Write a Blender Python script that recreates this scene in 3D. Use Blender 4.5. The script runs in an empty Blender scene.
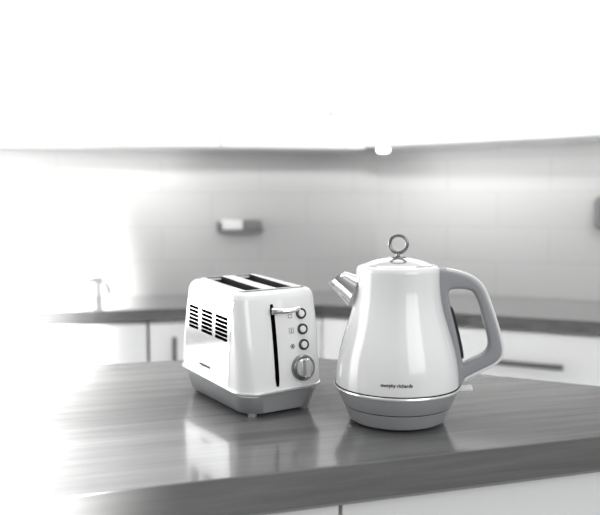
import bpy, bmesh, math
from mathutils import Vector, Matrix

S = bpy.context.scene
COL = S.collection
PI = math.pi

# ------------------------------------------------------------------ materials
def new_mat(name):
    m = bpy.data.materials.new(name); m.use_nodes = True
    nt = m.node_tree
    return m, nt, nt.nodes['Principled BSDF']

def mat(name, col, rough=.5, metal=0., coat=0., spec=.5, ior=1.5, bump=0., bscale=200.):
    m, nt, b = new_mat(name)
    c = (col, col, col) if isinstance(col, (int, float)) else col
    b.inputs['Base Color'].default_value = (*c, 1)
    b.inputs['Roughness'].default_value = rough
    b.inputs['Metallic'].default_value = metal
    b.inputs['Coat Weight'].default_value = coat
    b.inputs['Coat Roughness'].default_value = .06
    b.inputs['Specular IOR Level'].default_value = spec
    b.inputs['IOR'].default_value = ior
    # a little procedural variation in the finish
    tc = nt.nodes.new('ShaderNodeTexCoord')
    nz = nt.nodes.new('ShaderNodeTexNoise'); nz.inputs['Scale'].default_value = bscale
    nt.links.new(tc.outputs['Object'], nz.inputs['Vector'])
    mr = nt.nodes.new('ShaderNodeMapRange')
    mr.inputs['To Min'].default_value = max(0, rough - .02); mr.inputs['To Max'].default_value = rough + .02
    nt.links.new(nz.outputs['Fac'], mr.inputs['Value']); nt.links.new(mr.outputs['Result'], b.inputs['Roughness'])
    if bump:
        bp = nt.nodes.new('ShaderNodeBump'); bp.inputs['Strength'].default_value = bump
        bp.inputs['Distance'].default_value = .001
        nt.links.new(nz.outputs['Fac'], bp.inputs['Height']); nt.links.new(bp.outputs['Normal'], b.inputs['Normal'])
    return m

def brushed(name, col, rough, stretch, amt=.06):
    m, nt, b = new_mat(name)
    b.inputs['Metallic'].default_value = 1
    tc = nt.nodes.new('ShaderNodeTexCoord'); mp = nt.nodes.new('ShaderNodeMapping')
    mp.inputs['Scale'].default_value = stretch
    nz = nt.nodes.new('ShaderNodeTexNoise'); nz.inputs['Scale'].default_value = 1; nz.inputs['Detail'].default_value = 3
    nt.links.new(tc.outputs['Object'], mp.inputs['Vector']); nt.links.new(mp.outputs['Vector'], nz.inputs['Vector'])
    cr = nt.nodes.new('ShaderNodeValToRGB')
    lo, hi = col - amt, min(1, col + amt)
    cr.color_ramp.elements[0].position = .3; cr.color_ramp.elements[1].position = .7
    cr.color_ramp.elements[0].color = (lo, lo, lo * 1.01, 1); cr.color_ramp.elements[1].color = (hi, hi, hi * 1.01, 1)
    nt.links.new(nz.outputs['Fac'], cr.inputs['Fac']); nt.links.new(cr.outputs['Color'], b.inputs['Base Color'])
    b.inputs['Roughness'].default_value = rough
    return m

def wood(name, dark, light, rough, coat, stave_w=1.1, stave_h=.09, ior=1.45):
    m, nt, b = new_mat(name)
    N = nt.nodes.new; L = nt.links.new
    tc = N('ShaderNodeTexCoord')
    mp = N('ShaderNodeMapping'); mp.inputs['Scale'].default_value = (2.2, 38, 38)
    L(tc.outputs['Object'], mp.inputs['Vector'])
    n1 = N('ShaderNodeTexNoise'); n1.inputs['Scale'].default_value = 1; n1.inputs['Detail'].default_value = 6
    n1.inputs['Roughness'].default_value = .6; n1.inputs['Distortion'].default_value = .5
    L(mp.outputs['Vector'], n1.inputs['Vector'])
    mp2 = N('ShaderNodeMapping'); mp2.inputs['Scale'].default_value = (5, 260, 260)
    L(tc.outputs['Object'], mp2.inputs['Vector'])
    n2 = N('ShaderNodeTexNoise'); n2.inputs['Scale'].default_value = 1; n2.inputs['Detail'].default_value = 3
    L(mp2.outputs['Vector'], n2.inputs['Vector'])
    # glued staves: each one its own tone
    mb = N('ShaderNodeMapping'); mb.inputs['Location'].default_value = (.43, .018, 0)
    L(tc.outputs['Object'], mb.inputs['Vector'])
    br = N('ShaderNodeTexBrick'); br.inputs['Scale'].default_value = 1
    br.inputs['Brick Width'].default_value = stave_w; br.inputs['Row Height'].default_value = stave_h
    br.inputs['Mortar Size'].default_value = .0005; br.inputs['Mortar Smooth'].default_value = .5
    br.inputs['Color1'].default_value = (.35, .35, .35, 1); br.inputs['Color2'].default_value = (.65, .65, .65, 1)
    br.inputs['Mortar'].default_value = (.3, .3, .3, 1)
    L(mb.outputs['Vector'], br.inputs['Vector'])
    def mth(op, a, bb):
        q = N('ShaderNodeMath'); q.operation = op
        for i, v in enumerate((a, bb)):
            if isinstance(v, (int, float)): q.inputs[i].default_value = v
            else: L(v, q.inputs[i])
        return q.outputs[0]
    s = mth('ADD', mth('MULTIPLY', n1.outputs['Fac'], .62), mth('MULTIPLY', n2.outputs['Fac'], .16))
    s = mth('ADD', s, mth('MULTIPLY', br.outputs['Color'], .26))
    cr = N('ShaderNodeValToRGB')
    cr.color_ramp.elements[0].position = .36; cr.color_ramp.elements[1].position = .68
    cr.color_ramp.elements[0].color = (*dark, 1); cr.color_ramp.elements[1].color = (*light, 1)
    L(s, cr.inputs['Fac']); L(cr.outputs['Color'], b.inputs['Base Color'])
    b.inputs['Roughness'].default_value = rough
    b.inputs['IOR'].default_value = ior; b.inputs['Specular IOR Level'].default_value = .3
    b.inputs['Coat Weight'].default_value = coat; b.inputs['Coat Roughness'].default_value = .03
    return m

def tiles(name, face, grout, x0, z0):
    m, nt, b = new_mat(name)
    N = nt.nodes.new; L = nt.links.new
    tc = N('ShaderNodeTexCoord'); sp = N('ShaderNodeSeparateXYZ'); cb = N('ShaderNodeCombineXYZ')
    L(tc.outputs['Object'], sp.inputs[0]); L(sp.outputs['X'], cb.inputs['X']); L(sp.outputs['Z'], cb.inputs['Y'])
    mp = N('ShaderNodeMapping'); mp.inputs['Location'].default_value = (x0, z0, 0)
    L(cb.outputs[0], mp.inputs['Vector'])
    br = N('ShaderNodeTexBrick'); br.inputs['Scale'].default_value = 1
    br.inputs['Brick Width'].default_value = .42; br.inputs['Row Height'].default_value = .146
    br.inputs['Mortar Size'].default_value = .0032; br.inputs['Mortar Smooth'].default_value = .25
    f2 = face * .97
    br.inputs['Color1'].default_value = (face, face, face * .99, 1); br.inputs['Color2'].default_value = (f2, f2, f2 * .99, 1)
    br.inputs['Mortar'].default_value = (grout, grout, grout, 1)
    L(mp.outputs['Vector'], br.inputs['Vector']); L(br.outputs['Color'], b.inputs['Base Color'])
    bp = N('ShaderNodeBump'); bp.inputs['Strength'].default_value = .25; bp.inputs['Distance'].default_value = .003
    bp.invert = True
    L(br.outputs['Fac'], bp.inputs['Height']); L(bp.outputs['Normal'], b.inputs['Normal'])
    b.inputs['Roughness'].default_value = .35
    return m

def emit(name, col, k):
    m, nt, b = new_mat(name)
    b.inputs['Base Color'].default_value = (*col, 1)
    b.inputs['Emission Color'].default_value = (*col, 1); b.inputs['Emission Strength'].default_value = k
    return m

M = dict(
    white_gloss = mat('white_enamel', .86, .16, coat=.5),
    white_plastic = mat('white_plastic', .74, .35),
    cabinet = mat('white_cabinet_lacquer', .80, .35),
    grey_plastic = mat('grey_plastic', (.34, .345, .355), .38),
    grey_handle = mat('grey_handle_plastic', (.33, .335, .35), .36),
    base_grey = mat('satin_grey_base', (.45, .455, .468), .32, metal=.35),
    chrome = mat('chrome', .86, .06, metal=1),
    satin_chrome = mat('satin_chrome', .72, .22, metal=1),
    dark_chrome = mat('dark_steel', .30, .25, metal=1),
    steel_panel = brushed('brushed_steel_panel', .80, .16, (30, 30, 900), .02),
    lid_steel = brushed('lid_steel', .78, .16, (300, 300, 300), .02),
    black = mat('black_cavity', .006, .6, spec=.2),
    slot_dark = mat('dark_slot_metal', .022, .5, spec=.3),
    ink = mat('navy_print', (.016, .018, .035), .5),
    icon = mat('grey_print', .13, .5),
    button_ring = mat('dark_button_ring', .012, .3),
    worktop = wood('grey_oak_worktop', (.112, .112, .111), (.198, .198, .195), .16, .12),
    counter = wood('dark_oak_worktop', (.05, .05, .05), (.11, .11, .108), .12, 1.0, stave_h=.06),
    strip = mat('grey_edge_strip', .23, .4),
    handle_metal = mat('dark_bar_handle', .13, .35, metal=.4),
    knob_grey = mat('pale_knob', .42, .35, metal=.5),
    paint = mat('white_wall_paint', .8, .6, bump=.1, bscale=120),
    floor = mat('pale_floor', .42, .45, bump=.1, bscale=30),
    tile_l = tiles('white_wall_tiles', .53, .47, .03, -.86),
    tile_r = tiles('white_wall_tiles_return', .53, .47, .10, -.86),
    grey_box = mat('grey_matt', .20, .5),
    pale_box = mat('pale_matt', .85, .5),
    window = mat('tinted_window', .03, .1, coat=.4),
    void = mat('vent_opening', .002, 1, spec=0),
    rim_white = mat('bright_rim', .9, .2, metal=.6),
    lamp = emit('lamp_lens', (1, .99, .97), 9),
)

# ------------------------------------------------------------------ mesh helpers
def smooth(me, ang=35):
    for p in me.polygons: p.use_smooth = True
    try: me.set_sharp_from_angle(angle=math.radians(ang))
    except Exception: pass

def obj(name, bm, m, parent=None, ang=35, bevel=0., seg=2, doubles=True):
    if doubles: bmesh.ops.remove_doubles(bm, verts=bm.verts, dist=1e-6)
    bmesh.ops.recalc_face_normals(bm, faces=bm.faces)
    me = bpy.data.meshes.new(name); bm.to_mesh(me); bm.free()
    me.materials.append(m); smooth(me, ang)
    o = bpy.data.objects.new(name, me); COL.objects.link(o)
    if parent: o.parent = parent
    if bevel:
        md = o.modifiers.new('bevel', 'BEVEL'); md.width = bevel; md.segments = seg
        md.limit_method = 'ANGLE'; md.angle_limit = math.radians(40)
    return o

def thing(name, label, cat, loc=(0, 0, 0), rz=0, group=None):
    o = bpy.data.objects.new(name, None); COL.objects.link(o)
    o.location = loc; o.rotation_euler = (0, 0, rz); o.empty_display_size = .05
    return tag(o, label, cat, group)

def tag(o, label, cat, group=None):
    o['label'] = label; o['category'] = cat
    if group: o['group'] = group
    return o

def struct(o): o['kind'] = 'structure'; return o

def box(bm, x0, x1, y0, y1, z0, z1, mtx=None):
    v = [bm.verts.new((x, y, z)) for z in (z0, z1) for y in (y0, y1) for x in (x0, x1)]
    for f in ((0, 1, 3, 2), (4, 6, 7, 5), (0, 4, 5, 1), (2, 3, 7, 6), (0, 2, 6, 4), (1, 5, 7, 3)):
        bm.faces.new([v[i] for i in f])
    if mtx: bmesh.ops.transform(bm, matrix=mtx, verts=v)
    return v

def prism(bm, pts, z0, z1):
    a = [bm.verts.new((x, y, z0)) for x, y in pts]; b = [bm.verts.new((x, y, z1)) for x, y in pts]
    bm.faces.new(a[::-1]); bm.faces.new(b); n = len(pts)
    for i in range(n): bm.faces.new((a[i], a[(i + 1) % n], b[(i + 1) % n], b[i]))

def rings(bm, loops, close=True, cap0=False, cap1=False):
    R = [[bm.verts.new(p) for p in l] for l in loops]
    n = len(R[0])
    for a, b in zip(R, R[1:]):
        for i in range(n if close else n - 1):
            bm.faces.new((a[i], a[(i + 1) % n], b[(i + 1) % n], b[i]))
    if cap0: bm.faces.new(R[0][::-1])
    if cap1: bm.faces.new(R[-1])
    return R

def lathe(bm, prof, n=96, mtx=None):
    vs = []
    R = []
    for r, z in prof:
        if r < 1e-7: l = [bm.verts.new((0, 0, z))]
        else: l = [bm.verts.new((r * math.cos(2 * PI * i / n), r * math.sin(2 * PI * i / n), z)) for i in range(n)]
        R.append(l); vs += l
    for a, b in zip(R, R[1:]):
        if len(a) == 1 and len(b) == 1: continue
        for i in range(n):
            j = (i + 1) % n
            if len(a) == 1: bm.faces.new((a[0], b[j], b[i]))
            elif len(b) == 1: bm.faces.new((a[i], a[j], b[0]))
            else: bm.faces.new((a[i], a[j], b[j], b[i]))
    if mtx: bmesh.ops.transform(bm, matrix=mtx, verts=vs)

def torus(bm, R, r, mtx=None, n=64, k=16):
    loops = []
    for i in range(n):
        t = 2 * PI * i / n
        loops.append([bm.verts.new(((R + r * math.cos(2 * PI * j / k)) * math.cos(t),
                                    (R + r * math.cos(2 * PI * j / k)) * math.sin(t), r * math.sin(2 * PI * j / k))) for j in range(k)])
    for i in range(n):
        a, b = loops[i], loops[(i + 1) % n]
        for j in range(k): bm.faces.new((a[j], a[(j + 1) % k], b[(j + 1) % k], b[j]))
    if mtx: bmesh.ops.transform(bm, matrix=mtx, verts=[v for l in loops for v in l])

def tube(bm, pts, rad, k=14):
    pts = [Vector(p) for p in pts]; loops = []
    up = Vector((0, 0, 1))
    for i, p in enumerate(pts):
        t = (pts[min(i + 1, len(pts) - 1)] - pts[max(i - 1, 0)]).normalized()
        a = t.cross(up)
        if a.length < 1e-3: a = t.cross(Vector((1, 0, 0)))
        a.normalize(); b = a.cross(t)
        r = rad[i] if isinstance(rad, (list, tuple)) else rad
        loops.append([p + r * (math.cos(2 * PI * j / k) * a + math.sin(2 * PI * j / k) * b) for j in range(k)])
    rings(bm, loops, True, True, True)

def spline(P, n=8, closed=False):
    P = [Vector(p) for p in P]; out = []; N = len(P)
    for i in range(N if closed else N - 1):
        g = (lambda k: P[k % N]) if closed else (lambda k: P[max(0, min(N - 1, k))])
        p0, p1, p2, p3 = g(i - 1), g(i), g(i + 1), g(i + 2)
        for j in range(n):
            t = j / n
            out.append(.5 * ((2 * p1) + (p2 - p0) * t + (2 * p0 - 5 * p1 + 4 * p2 - p3) * t * t + (3 * p1 - p0 - 3 * p2 + p3) * t ** 3))
    if not closed: out.append(P[-1])
    return out

def rrect(a, b, r, n=8, z=0., cy=0.):
    """rounded rectangle, half sizes a (x) and b (y)"""
    out = []
    for k, (sx, sy) in enumerate(((1, 1), (-1, 1), (-1, -1), (1, -1))):
        for i in range(n + 1):
            t = PI / 2 * (k + i / n)
            out.append((sx * (a - r) + r * math.cos(t), cy + sy * (b - r) + r * math.sin(t), z))
    return out

def text_mesh(txt, width, name, m, parent, fn, extr=.0002, font_scale_y=1., bold=0.):
    """flat lettering turned into a mesh and laid on a surface by fn(x, y, h)"""
    cu = bpy.data.curves.new(name, 'FONT'); cu.body = txt; cu.align_x = 'CENTER'; cu.size = 1; cu.extrude = .01
    cu.offset = bold; cu.resolution_u = 3
    t = bpy.data.objects.new(name, cu); COL.objects.link(t)
    bpy.context.view_layer.update()
    me = bpy.data.meshes.new_from_object(t.evaluated_get(bpy.context.evaluated_depsgraph_get()))
    bpy.data.objects.remove(t)
    xs = [v.co.x for v in me.vertices]; w = max(xs) - min(xs); c = (max(xs) + min(xs)) / 2; k = width / w
    for v in me.vertices:
        v.co = fn((v.co.x - c) * k, v.co.y * k * font_scale_y, extr if v.co.z > 0 else -extr)
    me.materials.clear(); me.materials.append(m)
    o = bpy.data.objects.new(name, me); COL.objects.link(o); o.parent = parent
    return o

TZ = .92                                   # island worktop height
F, HOR, CH = 730., 206., .32               # focal length in pixels, eye level, eye above worktop

# ------------------------------------------------------------------ camera
cam = bpy.data.cameras.new('camera'); co = bpy.data.objects.new('camera', cam); COL.objects.link(co)
cam.sensor_width = 36; cam.lens = F / 600 * 36
pitch = math.atan((257.5 - HOR) / F)
co.location = (0, 0, TZ + CH); co.rotation_euler = (PI / 2 - pitch, 0, 0)
cam.clip_start = .02; cam.clip_end = 60
cam.dof.use_dof = True; cam.dof.focus_distance = 1.09; cam.dof.aperture_fstop = 3.4
S.camera = co

# ------------------------------------------------------------------ the setting
def wall(name, p, q, z0, z1, th, m):
    """wall whose room-side face runs from p to q; local x along the wall, y outwards"""
    p = Vector(p); q = Vector(q); L = (q - p).length
    bm = bmesh.new(); box(bm, 0, L, 0, th, z0, z1)
    o = obj(name, bm, m); o.location = (p.x, p.y, 0); o.rotation_euler = (0, 0, math.atan2(q.y - p.y, q.x - p.x))
    return struct(o)

CW = Vector((.345, 3.293))                 # corner of the two walls
dl = Vector((-1, -.2055)).normalized()     # along the left wall, away from the corner
dr = Vector((1, -.455)).normalized()       # along the right wall
wall('wall_left', CW + dl * 2.6, CW, 0, 2.5, .1, M['tile_l'])
wall('wall_right', CW, CW + dr * 2.4, 0, 2.5, .1, M['tile_r'])
bm = bmesh.new(); prism(bm, [(-2.6, -1.5), (2.9, -1.5), (2.9, 2.4), (.345, 3.5), (-2.6, 2.9)], -.1, 0)
struct(obj('floor', bm, M['floor']))

# ------------------------------------------------------------------ fitted kitchen behind
def run_frame(o, d):                       # frame of a run of units: local x along d, local y into the wall
    a = math.atan2(d.y, d.x)
    return o, a

BZ = .86
# L-shaped worktop of the back units
EL = Vector((-.446, 2.693)); EC = Vector((.085, 2.795)); ER = Vector((.985, 2.376))
el = (EL - EC).normalized(); er = (ER - EC).normalized()
A = EC + el * 1.9; B = EC + er * 1.7
bm = bmesh.new()
wl = CW + dl * 2.05; wr = CW + dr * 1.75
prism(bm, [tuple(A), tuple(EC), tuple(B), tuple(wr - Vector((.001, .002))), tuple(CW - Vector((0, .003))), tuple(wl + Vector((0, -.002)))], BZ - .045, BZ)
o = obj('counter_worktop', bm, M['counter'], bevel=.002)
tag(o, 'dark grey wood counter worktop running round the corner under the tiled wall', 'worktop')

def base_unit(label, cat, p, d, w, name, drawer=False, hx=None, hz=(.60, .755), side=1):
    """d: along the run towards the corner-free side; unit spans p .. p + d*w; front faces the room"""
    a = math.atan2(d.y, d.x)
    t = thing(name, label, cat, (p.x, p.y, 0), a)
    bm = bmesh.new(); box(bm, 0.001, w - .001, side * .022, side * .40, .1, BZ - .046)
    box(bm, .005, w - .005, side * .07, side * .36, 0, .1)
    obj('body', bm, M['cabinet'], t)
    if drawer:
        fr = [(.575, BZ - .055), (.335, .57), (.105, .33)]
    else:
        fr = [(.105, BZ - .055)]
    for k, (z0, z1) in enumerate(fr):
        bm = bmesh.new(); box(bm, .002, w - .002, side * .002, side * .021, z0, z1)
        f = obj('drawer' if drawer else 'door', bm, M['cabinet'], t, bevel=.0015)
        if hx is None: continue
        bm = bmesh.new()
        if drawer:
            zc = .70 if k == 0 else (z0 + z1) / 2 + .03
            tube(bm, [(hx[0], -side * .028, zc), (hx[1], -side * .028, zc)], .0095)
            for x in (hx[0] + .03, hx[1] - .03): tube(bm, [(x, -side * .028, zc), (x, side * .003, zc)], .005)
        else:
            tube(bm, [(hx, -side * .028, hz[0]), (hx, -side * .028, hz[1])], .0085)
            for z in (hz[0] + .02, hz[1] - .02): tube(bm, [(hx, -side * .028, z), (hx, side * .003, z)], .0055)
        obj('handle', bm, M['handle_metal'], f)
    return t

# left run: local x runs from the left towards the corner, local y towards the wall
inl = Vector((-el.y, el.x)) * -1           # towards the room
pl = EC + el * .64 + Vector((.006, .0)) 
off_l = Vector((el.y, -el.x)); off_l = off_l if off_l.y > 0 else -off_l
base_unit('white base cabinet behind the toaster with one upright dark handle on its door', 'cabinet', EC + el * .655 + off_l * .012, -el, .660, 'base_cabinet', hx=.092)
base_unit('white base cabinet at the far left under the dark counter', 'cabinet', EC + el * 1.262 + off_l * .012, -el, .60, 'base_cabinet', hx=.06)
off_r = Vector((-er.y, er.x)); off_r = off_r if off_r.y > 0 else -off_r
base_unit('narrow white corner cabinet seen between the toaster and the kettle', 'cabinet', EC + er * -.005 + off_r * .012, er, .377, 'base_cabinet')
base_unit('white drawer unit behind the kettle handle with long dark bar handles', 'drawer unit', EC + er * .376 + off_r * .012, er, .78, 'drawer_unit', drawer=True, hx=(.235, .508))

# wall cabinets
FC = Vector((.262, 2.955))
fl = dl.copy(); fr_ = Vector((1, -.62)).normalized()
def wall_unit(label, p, d, w, z0, depth, knob=None, z1=2.25):
    a = math.atan2(d.y, d.x)
    t = thing('wall_cabinet', label, 'cabinet', (p.x, p.y, z0), a)
    h = z1 - z0
    bm = bmesh.new(); box(bm, .001, w - .001, .021, depth, 0, h); obj('body', bm, M['cabinet'], t)
    bm = bmesh.new(); box(bm, .0004, w - .0004, 0, .02, -.004, h); d_ = obj('door', bm, M['cabinet'], t, bevel=.0015)
    if knob:
        bm = bmesh.new()
        lathe(bm, [(0, 0), (.006, 0), (.006, .010), (.0125, .014), (.0135, .020), (.010, .025), (0, .026)], 24,
              Matrix.Translation((knob[0], .001, knob[1])) @ Matrix.Rotation(PI / 2, 4, 'X'))
        obj('knob', bm, M['knob_grey'], d_)
    return t
ZL, ZR = 1.24 + .232, 1.24 + .240
wl_lab = ['white wall cabinet with a small round knob, left of the corner', 'white wall cabinet next left of the one with the knob', 'white wall cabinet at the far left end of the row']
x = .078
wall_unit('narrow white wall cabinet filling the corner beside the knobbed one', FC + fl * x, -fl, x, ZL, .30)
for k in range(3):
    x += .5
    wall_unit(wl_lab[k], FC + fl * x, -fl, .498, ZL, .30, (.432, 1.612 - ZL) if k == 0 else None)
    x += .002
wr_lab = ['white wall cabinet right of the corner, above the kettle', 'white wall cabinet at the upper right, second from the corner', 'white wall cabinet farthest right along the right wall']
for k in range(2):
    wall_unit(wr_lab[k], FC + fr_ * (.0005 + .56 * k) + Vector((.0, 0)), fr_, .558, ZR, .27)

# little lamp under the wall cabinet
lp = Vector((.338, 2.985))
t = thing('cabinet_light', 'small round glowing lamp under the wall cabinet at the corner', 'lamp', (lp.x, lp.y, ZR))
bm = bmesh.new(); lathe(bm, [(0, 0), (.030, 0), (.030, -.008), (.0, -.008)], 32); obj('housing', bm, M['white_plastic'], t)
bm = bmesh.new(); lathe(bm, [(.026, -.0079), (.025, -.017), (.017, -.023), (0, -.025)], 32); obj('lens', bm, M['lamp'], t)

# shelf with two small boxes on the left wall
def on_left(px, off=0.):                   # point of the left wall face seen at column px, moved off the wall
    dx = (px - 300) / F
    # CW + dl*t  with x = dx * y
    tt = (dx * CW.y - CW.x) / (dl.x - dx * dl.y)
    p = CW + dl * tt
    n = Vector((dl.y, -dl.x)); n = n if n.y < 0 else -n
    return p + n * off
awl = math.atan2(-dl.y, -dl.x)
sp0 = on_left(239.5)
t = thing('wall_shelf', 'small grey shelf fixed to the tiled wall left of the corner', 'shelf', (sp0.x, sp0.y, 1.130), awl)
bm = bmesh.new(); box(bm, -.098, .098, -.075, -.001, 0, .010); obj('tray', bm, M['grey_box'], t, bevel=.003)
bm = bmesh.new(); box(bm, -.098, -.094, -.07, -.001, .0095, .045); obj('end_plate', bm, M['grey_box'], t, bevel=.001)
for nm, x0, x1, h, m, lab in (('pale_box', -.082, .008, .036, M['pale_box'], 'pale little box on the left half of the wall shelf'),
                              ('grey_block', .014, .090, .032, M['grey_box'], 'dark grey little block on the right half of the wall shelf')):
    bm = bmesh.new(); box(bm, x0, x1, -.06, -.012, 0, h); box(bm, x0 + .004, x1 - .004, -.056, -.016, h - .001, h + .006)
    q = obj(nm, bm, m, bevel=.003); q.location = (sp0.x, sp0.y, 1.1402); q.rotation_euler = (0, 0, awl)
    tag(q, lab, 'box')

# fixture at the right edge of the picture
n_r = Vector((dr.y, -dr.x)); n_r = n_r if n_r.y < 0 else -n_r
dx = (594 - 300) / F
tt = (CW.x - dx * CW.y) / (dx * dr.y - dr.x)
pr = CW + dr * tt
t = thing('wall_fixture', 'grey rounded fixture on the right wall, cut by the picture edge', 'wall fixture', (pr.x, pr.y, 1.145), math.atan2(dr.y, dr.x))
bm = bmesh.new()
rings(bm, [[(x + .075, -.001, z + .068) for x, z, _ in rrect(.075, .068, .03)], [(x + .075, -.05, z + .068) for x, z, _ in rrect(.075, .068, .03)],
           [(x + .075, -.06, z + .068) for x, z, _ in rrect(.066, .059, .025)]], True, True, True)
obj('housing', bm, M['grey_box'], t)
bm = bmesh.new()
rings(bm, [[(x + .075, -.0595, z + .064) for x, z, _ in rrect(.052, .045, .018)], [(x + .075, -.064, z + .064) for x, z, _ in rrect(.050, .043, .018)]], True, True, True)
obj('front_plate', bm, M['handle_metal'], t)

# tap at the left
tp = Vector((-.845, 2.86))
t = thing('tap', 'pale mixer tap standing at the left end of the dark counter', 'tap', (tp.x, tp.y, BZ), .1)
bm = bmesh.new(); lathe(bm, [(0, 0), (.026, 0), (.026, .008), (.016, .014), (.014, .13), (.016, .135), (.016, .165), (.010, .172), (0, .173)], 32); obj('body', bm, M['rim_white'], t)
bm = bmesh.new(); tube(bm, spline([(.01, 0, .085), (.05, -.01, .093), (.082, -.02, .078), (.096, -.024, .035)], 6), .0095); obj('spout', bm, M['dark_chrome'], t)
bm = bmesh.new(); tube(bm, [(-.004, 0, .165), (.045, -.004, .208)], [.008, .006]); obj('lever', bm, M['dark_chrome'], t)

# ------------------------------------------------------------------ island
A_I = math.atan2(.129, .4175)
RI = Matrix.Rotation(-A_I, 2)
I0 = Vector((0, .8667))
def loc_i(x, y): return tuple(RI @ (Vector((x, y)) - I0))
front_l = loc_i(*(I0 + Vector((math.cos(A_I), math.sin(A_I))) * -1.5)); front_r = loc_i(.66, .8667 + .309 * .66)
poly = [front_l, front_r, loc_i(.66, 1.2195), loc_i(-.024, 1.557), loc_i(-1.3, 1.236)]
bm = bmesh.new(); prism(bm, poly, -.0475, 0)
o = obj('worktop', bm, M['worktop'], bevel=.0015, seg=2)
isl = thing('island_worktop', 'thick grey wood worktop of the island carrying the toaster and the kettle', 'worktop', (I0.x, I0.y, TZ), A_I)
o.parent = isl; o.name = 'board'
bm = bmesh.new(); prism(bm, [(front_l[0], .004), (front_r[0] - .004, .004), (front_r[0] - .004, .022), (front_l[0], .022)], -.0525, -.0470)
obj('edge_strip', bm, M['strip'], isl)
# cabinets under the island
def isl_unit(label, x0, x1):
    t = thing('island_cabinet', label, 'cabinet', (I0.x + math.cos(A_I) * x0, I0.y + math.sin(A_I) * x0, 0), A_I)
    w = x1 - x0; zt = TZ - .0535
    bm = bmesh.new(); box(bm, .001, w - .001, .046, .22, .08, zt); box(bm, .004, w - .004, .09, .2, 0, .08); obj('body', bm, M['cabinet'], t)
    bm = bmesh.new(); box(bm, .0015, w - .0015, .026, .045, .09, zt - .002); obj('door', bm, M['cabinet'], t, bevel=.001)
isl_unit('white cabinet under the right end of the island worktop', .0635, .64)
isl_unit('white cabinet under the left part of the island worktop', -.60, .0615)

# ------------------------------------------------------------------ toaster
TX, TY, TA = -.0840, 1.1955, math.radians(122.73 - 90)
T = thing('toaster', 'white two-slice toaster with a steel side panel, left of the kettle', 'toaster', (TX, TY, TZ), TA)
zr, zt = .0405, .186
def half(z):
    k = (z - zr) / (zt - zr)
    bulge = .0022 * math.sin(PI * max(0, min(1, k)))
    return .0735 + (.0720 - .0735) * k + bulge, .1185 + (.0915 - .1185) * k + bulge
def oy(z): return .003 - .005 * max(0, min(1, (z - zr) / (zt - zr)))
def body_loop(z, inset=0., r=None, n=10):
    a, b = half(min(z, zt)); k = (min(z, zt) - zr) / (zt - zr)
    r = (.027 - .007 * k) if r is None else r
    return rrect(a - inset, b - inset, max(.004, r - inset), n, z, oy(z))
bm = bmesh.new()
L_ = [body_loop(zr - .006, .002), body_loop(zr - .002)] + [body_loop(zr + (.180 - zr) * k / 10) for k in range(11)]
for k in range(1, 9):
    t = PI / 2 * k / 8; L_.append(body_loop(.180 + .013 * math.sin(t), .012 * (1 - math.cos(t))))
L_.append(body_loop(.193, .0145)); L_.append(body_loop(.189, .0150))
rings(bm, L_, True, True, False)
obj('body', bm, M['white_gloss'], T, ang=50)
# top plate with the two bread slots
ax, ay = half(zt); ax -= .0142; ay -= .0142
bm = bmesh.new()
SL = [(-.044, -.013), (.011, .042)]; sy0, sy1 = -.070, .077
TO = oy(zt)
xs = [-ax, SL[0][0], SL[0][1], SL[1][0], SL[1][1], ax]; ys = [TO - ay, sy0, sy1, TO + ay]
for i in range(5):
    for j in range(3):
        if j == 1 and i in (1, 3): continue
        c = [(xs[i], ys[j]), (xs[i + 1], ys[j]), (xs[i + 1], ys[j + 1]), (xs[i], ys[j + 1])]
        bm.faces.new([bm.verts.new((x, y, .1935)) for x, y in c])
bmesh.ops.remove_doubles(bm, verts=bm.verts, dist=1e-6)
bmesh.ops.solidify(bm, geom=bm.faces[:], thickness=.0015)
obj('top_plate', bm, M['satin_white'] if 'satin_white' in M else M['white_plastic'], T)
bm = bmesh.new()
lo = rrect(ax + .0006, ay + .0006, .006, 6, .1931, TO); li = rrect(ax - .0004, ay - .0004, .006, 6, .1941)
rings(bm, [lo, rrect(ax + .0006, ay + .0006, .006, 6, .1943, TO), rrect(ax - .0010, ay - .0010, .006, 6, .1943, TO), rrect(ax - .0010, ay - .0010, .006, 6, .1931, TO)], True)
obj('top_seam', bm, M['dark_chrome'], T)
for k, (x0, x1) in enumerate(SL):
    bm = bmesh.new()
    zt0, zb = .1925, .075
    q = [[(x0, sy0), (x1, sy0), (x1, sy1), (x0, sy1)]]
    rings(bm, [[(x, y, .1925) for x, y in q[0]], [(x, y, zb) for x, y in q[0]]], True, False, True)
    s = obj('bread_slot', bm, M['slot_dark'], T)
    bm = bmesh.new()
    for i in range(7):
        y = sy0 + .012 + i * (sy1 - sy0 - .024) / 6
        for x in (x0 + .005, x1 - .005): tube(bm, [(x, y, .078), (x, y, .184)], .0007, 6)
    for x in (x0 + .005, x1 - .005): tube(bm, [(x, sy0 + .004, .182), (x, sy1 - .004, .182)], .0009, 6)
    obj('wire_guard', bm, M['slot_dark'], s)
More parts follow.
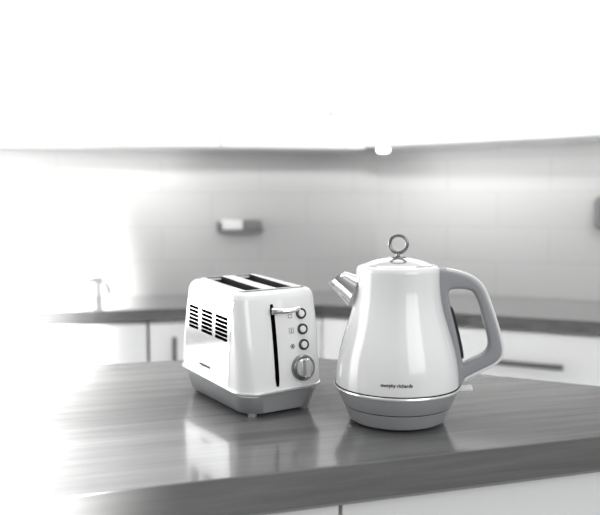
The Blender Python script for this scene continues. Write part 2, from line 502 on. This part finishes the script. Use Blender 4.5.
# steel side panels (flush sheets following the body)
def panel(sx):
    bm = bmesh.new(); loops = []
    for k in range(13):
        z = .0425 + (.1795 - .0425) * k / 12
        a, b = half(z); l = []
        y0, y1 = -.069 - 0.014 * (k / 12), .076 + .020 * (1 - k / 12)
        # follow the rounded corner where the panel reaches into it
        kk = (z - zr) / (zt - zr); r = .027 - .007 * kk
        for j in range(25):
            y = y0 + (y1 - y0) * j / 24
            e = max(0, abs(y - oy(z)) - (b - r)); x = a - r + math.sqrt(max(0, r * r - e * e))
            l.append((sx * (x + .0006), y, z))
        loops.append(l)
    R = rings(bm, loops, False)
    bmesh.ops.recalc_face_normals(bm, faces=bm.faces)
    bmesh.ops.solidify(bm, geom=bm.faces[:], thickness=.0004)
    return obj('side_panel', bm, M['steel_panel'], T, ang=60)
P_ = panel(-1); panel(1)
for c, hw in ((.0535, .0175), (.0035, .0190), (-.0475, .0200)):
    bm = bmesh.new()
    for k in range(6):
        z = .1168 + k * .0066; a, _ = half(z)
        rings(bm, [[(-(a - .001), c + y, z + w) for y, w, _ in rrect(hw, .0024, .0018, 4)],
                   [(-(a + .0011), c + y, z + w) for y, w, _ in rrect(hw, .0024, .0018, 4)]], True, True, True)
    obj('vent_grille', bm, M['void'], P_)
def on_panel(x, y, h):
    z = .0575 + y; a, _ = half(z); return Vector((-(a + .0009 + h), .0135 - x, z))
text_mesh('morphy richards', .038, 'lettering', M['ink'], P_, on_panel, bold=.03)

# base tub
bm = bmesh.new()
L_ = [rrect(.0585, .106, .028, 10, .0050, .003), rrect(.0625, .1095, .031, 10, .0065, .003), rrect(.0715, .1170, .033, 10, .0325, .003), rrect(.0737, .1198, .034, 10, .0370, .003), rrect(.0705, .116, .03, 10, .0380, .003)]
rings(bm, L_, True, True, True)
obj('base', bm, M['base_grey'], T, ang=50)
bm = bmesh.new()
L_ = [rrect(.0725, .1185, .033, 10, .0366, .003), rrect(.0760, .1220, .035, 10, .0372, .003), rrect(.0773, .1233, .035, 10, .0392, .003), rrect(.0769, .1229, .035, 10, .0412, .003), rrect(.0751, .1210, .034, 10, .0417, .003), rrect(.0720, .1175, .031, 10, .0412, .003)]
rings(bm, L_, True, True, True)
obj('rim', bm, M['rim_white'], T, ang=60)
for sx in (-1, 1):
    for sy in (-1, 1):
        bm = bmesh.new(); lathe(bm, [(0, 0), (.0062, 0), (.0068, .001), (.0072, .0080), (0, .0080)], 24, Matrix.Translation((sx * .0465, sy * .0955 + .002, 0)))
        obj('foot', bm, M['grey_plastic'], T)
# front face controls; the face leans back
def face_y(z): return -half(z)[1] + oy(z)
lean = math.atan2(.023, .1455)
def face_mtx(x, z, off=0.):                # local z out of the front face
    return Matrix.Translation((x, face_y(z) - off, z)) @ Matrix.Rotation(PI / 2 - lean, 4, 'X')
bm = bmesh.new()
for_front = []
zs = [.0465 + (.1735 - .0465) * k / 12 for k in range(13)]
for z in zs:
    w = .0034 if 0 < zs.index(z) < 12 else .0022
    y = face_y(z); for_front.append([(-.0140 - w, y + .002, z), (-.0140 - w, y - .0007, z), (-.0140 + w, y - .0007, z), (-.0140 + w, y + .002, z)])
rings(bm, for_front, True, True, True)
obj('lever_slot', bm, M['void'], T)
zl = .1635
y = face_y(zl)
bm = bmesh.new()
P = spline([(-.0175, y - .0060, zl), (-.010, y - .0105, zl + .0003), (.001, y - .0150, zl + .0008), (.013, y - .0175, zl + .002), (.0245, y - .0180, zl + .0035)], 5)
loops = []
for i, p in enumerate(P):
    k = i / (len(P) - 1); h = .0058 - .0020 * k; d = .0040 + .0022 * math.sin(PI * k)
    t = (P[min(i + 1, len(P) - 1)] - P[max(i - 1, 0)]).normalized(); nn = Vector((-t.y, t.x, 0)).normalized()
    loops.append([p + nn * (d * c_) + Vector((0, 0, h * s_)) for c_, s_ in [(math.cos(2 * PI * j / 16), math.sin(2 * PI * j / 16)) for j in range(16)]])
rings(bm, loops, True, True, True)
lv = obj('lever', bm, M['chrome'], T, ang=60)
bm = bmesh.new(); box(bm, -.0160, -.0120, y - .008, y + .004, zl - .003, zl + .003); obj('lever_stem', bm, M['satin_chrome'], lv, bevel=.0006)
for z in (.1535, .1290, .1045):
    bm = bmesh.new(); lathe(bm, [(.0054, .0002), (.0054, .0024), (.0068, .0030), (.0086, .0026), (.0091, -.001)], 40, face_mtx(.0372, z + .0012)); b_ = obj('button', bm, M['button_ring'], T)
    bm = bmesh.new(); lathe(bm, [(.0055, .0005), (.0055, .0026), (.0046, .0036), (0, .0040)], 32, face_mtx(.0372, z + .0012)); obj('button_cap', bm, M['chrome'] if 0 else M['white_gloss'], b_)
# printed marks beside the lower buttons
for z, kind in ((.1515, 2), (.1285, 0), (.1040, 1)):
    bm = bmesh.new(); mt = face_mtx(.0170, z + .0012, .0)
    def bar(x0, x1, y0, y1): box(bm, x0, x1, y0, y1, -.0002, .0003, mt)
    if kind == 2:
        bar(-.0036, .0036, .0018, .0025); bar(-.0036, .0036, -.0036, -.0029); bar(-.0036, -.0029, -.0036, .0025); bar(.0029, .0036, -.0036, .0025)
    elif kind == 0:
        bar(-.0042, .0042, .0036, .0042); bar(-.0042, .0042, -.0046, -.0040); bar(-.0042, -.0036, -.0046, .0042); bar(.0036, .0042, -.0046, .0042)
        bar(-.002, .002, .001, .0018); bar(-.0005, .0005, -.003, .001); bar(-.002, .002, -.003, -.0022)
    else:
        for k in range(3):
            c = Matrix.Rotation(k * PI / 3, 4, 'Z'); box(bm, -.0042, .0042, -.0005, .0005, -.0002, .0003, mt @ c)
        for k in range(6):
            c = Matrix.Rotation(k * PI / 3, 4, 'Z') @ Matrix.Translation((.003, 0, 0)) @ Matrix.Rotation(PI / 2, 4, 'Z'); box(bm, -.0014, .0014, -.0004, .0004, -.0002, .0003, mt @ c)
    obj('symbol', bm, M['icon'], T)
# browning dial
dm = face_mtx(.0325, .0700)
bm = bmesh.new(); lathe(bm, [(.0156, .0008), (.0160, .0050), (.0185, .0055), (.0203, .0040), (.0208, -.001)], 56, dm); dial = obj('dial', bm, M['dark_chrome'], T)
bm = bmesh.new(); lathe(bm, [(.0157, .001), (.0155, .0065), (.0142, .0085), (0, .0092)], 56, dm); obj('dial_face', bm, M['satin_chrome'], dial)
bm = bmesh.new()
rings(bm, [[(x, yy, .008) for x, yy, _ in rrect(.0048, .0155, .0045, 6)], [(x, yy, .0165) for x, yy, _ in rrect(.0042, .0150, .0040, 6)], [(x, yy, .0178) for x, yy, _ in rrect(.0030, .0138, .0028, 6)]], True, True, True)
bmesh.ops.transform(bm, matrix=dm @ Matrix.Rotation(math.radians(-4), 4, 'Z'), verts=bm.verts); obj('dial_grip', bm, M['chrome'], dial)

# the top rises a little towards the back
for ch in T.children_recursive:
    for v in ch.data.vertices:
        k = max(0, min(1, (v.co.z - zr) / (zt - zr)))
        v.co.z += ((.034 + .014 * k) * v.co.y + .014 * v.co.x + .0045 * (1 - k) + .0012 * k) * max(0, min(1, v.co.z / .03)) if ch.name[:4] != 'foot' else 0
# ------------------------------------------------------------------ kettle
KX, KY = .1448, 1.0765
KA = -math.atan2(KX, KY)
KB = thing('power_stand', 'round grey power stand on the island worktop under the white kettle', 'kettle stand', (KX, KY, TZ), KA)
bm = bmesh.new()
lathe(bm, [(0, .003), (.060, .003), (.0665, .0038), (.0710, .0062), (.0738, .0120), (.0797, .0264), (.0792, .0268), (0, .0268)])
obj('housing', bm, M['base_grey'], KB)
for k in range(3):
    bm = bmesh.new(); lathe(bm, [(0, 0), (.007, 0), (.007, .0031), (0, .0031)], 20, Matrix.Translation((.05 * math.cos(2.1 * k + .4), .05 * math.sin(2.1 * k + .4), 0)))
    obj('rubber_foot', bm, M['black'], KB)

K = thing('kettle', 'white jug kettle with a grey loop handle and ring-topped steel lid', 'kettle', (KX, KY, TZ), KA)
bprof = [(.0912, .0575), (.0908, .069), (.0892, .085), (.0858, .1045), (.0818, .120), (.0775, .134), (.0735, .147), (.0690, .162), (.0648, .180), (.0628, .195), (.0620, .2075), (.0616, .2180), (.0615, .2245)]
sp = spline([(r, z, 0) for r, z in bprof], 4)
prof = [(.087, .0575)] + [(p.x, p.y) for p in sp] + [(.0608, .2285), (.0588, .2315), (.0555, .2330), (.0535, .2328), (.0527, .2318), (.0525, .2290), (0, .2290)]
bm = bmesh.new(); lathe(bm, prof, 128); body = obj('body', bm, M['white_gloss'], K, ang=50)
def body_r(z):
    for (r0, z0), (r1, z1) in zip(prof[1:], prof[2:]):
        if z0 <= z <= z1 and z1 > z0: return r0 + (r1 - r0) * (z - z0) / (z1 - z0)
    return .06
def on_body(x, y, h):
    z = .0715 + y; r = body_r(z) + h + .0002; t = -PI / 2 + x / body_r(z)
    return Vector((r * math.cos(t), r * math.sin(t), z))
text_mesh('morphy richards', .0440, 'lettering', M['ink'], body, on_body, bold=.028)
bm = bmesh.new(); lathe(bm, [(0, .0279), (.0790, .0279), (.0803, .0282), (.0812, .0295), (.0897, .0490), (.0902, .0515), (.087, .0520), (0, .0520)]); obj('skirt', bm, M['base_grey'], K)
bm = bmesh.new(); lathe(bm, [(.075, .0268), (.0794, .0268), (.0794, .0284), (.075, .0284)], 96); obj('seam', bm, M['black'], K)
bm = bmesh.new(); lathe(bm, [(.0890, .0508), (.0915, .0512), (.0932, .0524), (.0937, .0542), (.0932, .0556), (.0924, .0561), (.0895, .0559)], 128); obj('rim', bm, M['rim_white'], K)
bm = bmesh.new(); lathe(bm, [(.0885, .0556), (.0921, .0560), (.0921, .0574), (.0885, .0590)], 96); obj('groove', bm, M['black'], K)
# lid
bm = bmesh.new(); lathe(bm, [(.0518, .2300), (.0520, .2325), (.0512, .2338), (.0480, .2354), (.0400, .2386), (.0300, .2415), (.0180, .2438), (.008, .2447), (0, .2448)], 96)
lid = obj('lid', bm, M['lid_steel'], K)
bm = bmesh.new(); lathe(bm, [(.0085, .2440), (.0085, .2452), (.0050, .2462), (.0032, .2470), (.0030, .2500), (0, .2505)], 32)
torus(bm, .0118, .0009, Matrix.Translation((0, 0, .2450)))  # flat ring modelled in place of the knob's reflection on the lid
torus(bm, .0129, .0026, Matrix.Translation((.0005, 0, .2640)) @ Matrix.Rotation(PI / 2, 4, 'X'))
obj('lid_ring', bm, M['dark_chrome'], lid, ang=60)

SC = 1.085 / F * 1.003
def kp(px, py): return ((px - 397.3) * SC, CH - (py - HOR) * SC)
# spout
def ell(c, hv, wdt, n=40, flat=0.):
    out = []
    for j in range(n):
        t = 2 * PI * j / n; a, b = math.cos(t), math.sin(t)
        out.append((c[0] + hv[0] * a, wdt * b * (1 - flat * (1 - a) / 2), c[1] + hv[1] * a))
    return out
def ring_at(top, bot, w, flat, grow=0.):
    c = ((top[0] + bot[0]) / 2, (top[1] + bot[1]) / 2); hv = ((top[0] - bot[0]) / 2, (top[1] - bot[1]) / 2)
    L = math.hypot(*hv); hv = (hv[0] * (L + grow) / L, hv[1] * (L + grow) / L)
    return ell(c, hv, w + grow, flat=flat)
m_t, m_b = kp(344.8, 271.2), kp(328.0, 283.0)
r_t, r_b = kp(360.0, 276.0), kp(348.0, 306.0)
lp_ = lambda k: (tuple(m_t[i] + (r_t[i] - m_t[i]) * k for i in (0, 1)), tuple(m_b[i] + (r_b[i] - m_b[i]) * k for i in (0, 1)))
bm = bmesh.new(); L_ = []
for k in (1, .75, .5, .25, 0): a, b = lp_(k); L_.append(ring_at(a, b, .0165 + .014 * k, .55 - .3 * k))
a, b = lp_(0); L_.append(ring_at(a, b, .0165, .55, -.0012))
for k in (.3, .8): a, b = lp_(k); L_.append(ring_at(a, b, .0165 + .014 * k, .55 - .3 * k, -.0016))
rings(bm, L_, True, False, True)
spt = obj('spout', bm, M['chrome'], K, ang=60)
# handle: closed loop of (outer, inner) outline pairs, swept as a rounded bar
OUT = [(437.2, 267.8), (444, 267.6), (457.8, 270.4), (470.4, 275.4), (479.6, 284), (486.4, 299.3), (493.6, 320.5), (499.0, 341), (498.8, 351.5), (492, 359.8), (475.5, 369), (463.5, 376), (460.0, 383.5), (455, 383), (453.5, 366), (450.2, 345), (445.2, 326), (439, 306), (434.5, 290), (433.8, 275)]
INN = [(447.2, 290.2), (449.5, 287.5), (458, 286.8), (465.5, 287.6), (471.0, 291), (476, 302), (480.5, 318), (485.4, 336), (484.9, 345), (480.5, 350.8), (472.5, 355), (465.0, 359.2), (462.4, 360.6), (461.4, 360), (460.5, 353), (458.4, 340), (455.6, 327), (451.6, 312), (448.4, 301), (446.9, 294)]
def handle_loops(hw, inset_o=0., rr=.006, n_c=5):
    O_ = spline([(*kp(*p), 0) for p in OUT], 5, True); I_ = spline([(*kp(*p), 0) for p in INN], 5, True)
    loops = []
    for o_, i_ in zip(O_, I_):
        c = (o_ + i_) / 2; d = (o_ - i_); L = d.length / 2; d = d.normalized()
        r = min(rr, L * .95)
        loops.append([(c.x + d.x * q[0], q[1], c.y + d.y * q[0]) for q in [(a, b) for a, b, _ in rrect(L, hw, r, n_c)]])
    return loops
bm = bmesh.new(); LL = handle_loops(.0125)
R = rings(bm, LL, True)
a, b = R[-1], R[0]
for i in range(len(a)): bm.faces.new((a[i], a[(i + 1) % len(a)], b[(i + 1) % len(b)], b[i]))
hd = obj('handle', bm, M['grey_handle'], K, ang=60)
# pale strip along the outer edge of the handle
bm = bmesh.new()
O_ = spline([(*kp(*p), 0) for p in OUT[1:12]], 6)
loops = []
for i, p in enumerate(O_):
    t = (O_[min(i + 1, len(O_) - 1)] - O_[max(i - 1, 0)]).normalized(); n_ = Vector((-t.y, t.x, 0))
    if n_.dot(p - Vector((.04, .18, 0))) < 0: n_ = -n_
    loops.append([(p.x + n_.x * a, b, p.y + n_.y * a) for a, b, _ in [(a - .0006, b, 0) for a, b, _ in rrect(.0024, .0113, .0015, 4)]])
rings(bm, loops, True, True, True)
obj('handle_trim', bm, M['white_gloss'], hd, ang=60)
# water window in the spine of the handle
bm = bmesh.new()
W_ = spline([(*kp(*p), 0) for p in [(448.8, 304), (452.5, 316), (456.6, 333), (459.6, 347), (460.4, 355)]], 4)
loops = []
for i, p in enumerate(W_):
    k = i / (len(W_) - 1); h_ = .0013 if 0 < i < len(W_) - 1 else .0005
    loops.append([(p.x + a + .0012, b, p.y) for a, b, _ in rrect(h_, .0131 if 0 < i < len(W_) - 1 else .0128, .0004, 2)])
rings(bm, loops, True, True, True)
obj('water_window', bm, M['window'], hd, ang=60)
# switch tab under the handle
bm = bmesh.new()
x0, z0 = kp(459.5, 389.5); x1, z1 = kp(471.5, 384.5)
rings(bm, [[(x0 - .006, y_, z0 + .0035 + w) for y_, w, _ in rrect(.012, .0026, .002, 4)], [(x1 - .002, y_, z0 + .0050 + w) for y_, w, _ in rrect(.0125, .0026, .002, 4)], [(x1, y_, z0 + .0050 + w) for y_, w, _ in rrect(.011, .0016, .0012, 4)]], True, True, True)
obj('switch_tab', bm, M['white_plastic'], K)

# ------------------------------------------------------------------ light
def area(name, loc, tgt, sx, sy, power, col=(1, 1, 1)):
    l = bpy.data.lights.new(name, 'AREA'); l.shape = 'RECTANGLE'; l.size = sx; l.size_y = sy; l.energy = power; l.color = col
    o = bpy.data.objects.new(name, l); COL.objects.link(o); o.location = loc
    o.rotation_euler = (Vector(tgt) - Vector(loc)).to_track_quat('-Z', 'Y').to_euler(); return o
def spot(name, loc, tgt, ang, blend, power, rad=.05):
    l = bpy.data.lights.new(name, 'SPOT'); l.spot_size = math.radians(ang); l.spot_blend = blend; l.energy = power; l.shadow_soft_size = rad
    o = bpy.data.objects.new(name, l); COL.objects.link(o); o.location = loc
    o.rotation_euler = (Vector(tgt) - Vector(loc)).to_track_quat('-Z', 'Y').to_euler(); return o
area('window_daylight', (-2.3, 1.9, 1.48), (0, 1.6, 1.3), 2.2, 1.5, 46)  # unseen fill added on the left, mirrored by the steel side panel
area('room_daylight', (1.5, -1.2, 1.9), (.1, 1.3, 1.1), 1.6, 1.4, 22)  # unseen fill added behind the camera on the right
area('ceiling_panel', (0, 1.3, 2.48), (0, 1.9, 0), 1.8, .6, 8)  # soft overhead fill, added without any fitting
spot('ceiling_spot', (.34, -1.3, 1.9), (-.97, 1.0, .90), 31, 1, 8000, .06)  # unseen spot added to bleach the left of the island
spot('wall_spot', (-.85, .7, 2.1), (-1.40, 2.75, .95), 35, 1, 4500, .12)  # unseen spot added to bleach the left wall and counter end
spot('cabinet_spot', (-.5, -.2, 2.3), (-.75, 2.9, 2.36), 46, .8, 520, .2)  # this and the next: unseen spots added to whiten the wall cabinets
spot('cabinet_spot', (.5, -.2, 2.3), (.6, 2.9, 2.36), 46, .8, 480, .2)
def strip(p, d, w, off, power):  # unseen area light added to brighten the tiles below the wall cabinets
    c = p + d * w / 2 + off
    l = bpy.data.lights.new('led_strip', 'AREA'); l.shape = 'RECTANGLE'; l.size = w; l.size_y = .2; l.energy = power
    o = bpy.data.objects.new('led_strip', l); COL.objects.link(o); o.location = (c.x, c.y, ZL - .006); nn = Vector((off.x, off.y, 0)).normalized(); o.rotation_euler = (nn * .55 + Vector((0, 0, -.83))).to_track_quat('-Z', 'Y').to_euler()
    o.rotation_euler = (o.rotation_euler.to_matrix() @ Matrix.Rotation(0, 3, 'Z')).to_euler()
nl = Vector((-fl.y, fl.x)); nl = nl if nl.y > 0 else -nl
nr = Vector((-fr_.y, fr_.x)); nr = nr if nr.y > 0 else -nr
strip(FC + fr_ * .12, fr_, 1.0, nr * .13, 2.8)
strip(FC + fl * .7, fl, 1.0, nl * .13, 2.0)
w = bpy.data.worlds.new('world'); S.world = w; w.use_nodes = True
nt = w.node_tree; bg = nt.nodes['Background']
tc = nt.nodes.new('ShaderNodeTexCoord'); sep = nt.nodes.new('ShaderNodeSeparateXYZ'); cr = nt.nodes.new('ShaderNodeValToRGB')
mr = nt.nodes.new('ShaderNodeMapRange'); mr.inputs['From Min'].default_value = -1
nt.links.new(tc.outputs['Generated'], sep.inputs[0]); nt.links.new(sep.outputs['Z'], mr.inputs['Value']); nt.links.new(mr.outputs['Result'], cr.inputs['Fac'])
cr.color_ramp.elements[0].position = .3; cr.color_ramp.elements[0].color = (.25, .25, .25, 1)
cr.color_ramp.elements[1].position = .75; cr.color_ramp.elements[1].color = (.95, .96, .97, 1)
# broad lighter and darker stretches of the room around
wv = nt.nodes.new('ShaderNodeTexNoise'); wv.inputs['Scale'].default_value = 1.7; wv.inputs['Detail'].default_value = 1
mpw = nt.nodes.new('ShaderNodeMapping'); mpw.inputs['Scale'].default_value = (1, 1, .25)
nt.links.new(tc.outputs['Generated'], mpw.inputs['Vector']); nt.links.new(mpw.outputs['Vector'], wv.inputs['Vector'])
m2 = nt.nodes.new('ShaderNodeMapRange'); m2.inputs['From Min'].default_value = .4; m2.inputs['From Max'].default_value = .6
m2.inputs['To Min'].default_value = .45; m2.inputs['To Max'].default_value = 1.15
nt.links.new(wv.outputs['Fac'], m2.inputs['Value'])
vm = nt.nodes.new('ShaderNodeVectorMath'); vm.operation = 'SCALE'
nt.links.new(cr.outputs['Color'], vm.inputs[0]); nt.links.new(m2.outputs['Result'], vm.inputs['Scale'])
nt.links.new(vm.outputs['Vector'], bg.inputs['Color']); bg.inputs['Strength'].default_value = .8

vs = S.view_settings
vs.view_transform = 'Standard'; vs.look = 'None'; vs.exposure = .13; vs.gamma = 1; vs.use_curve_mapping = False
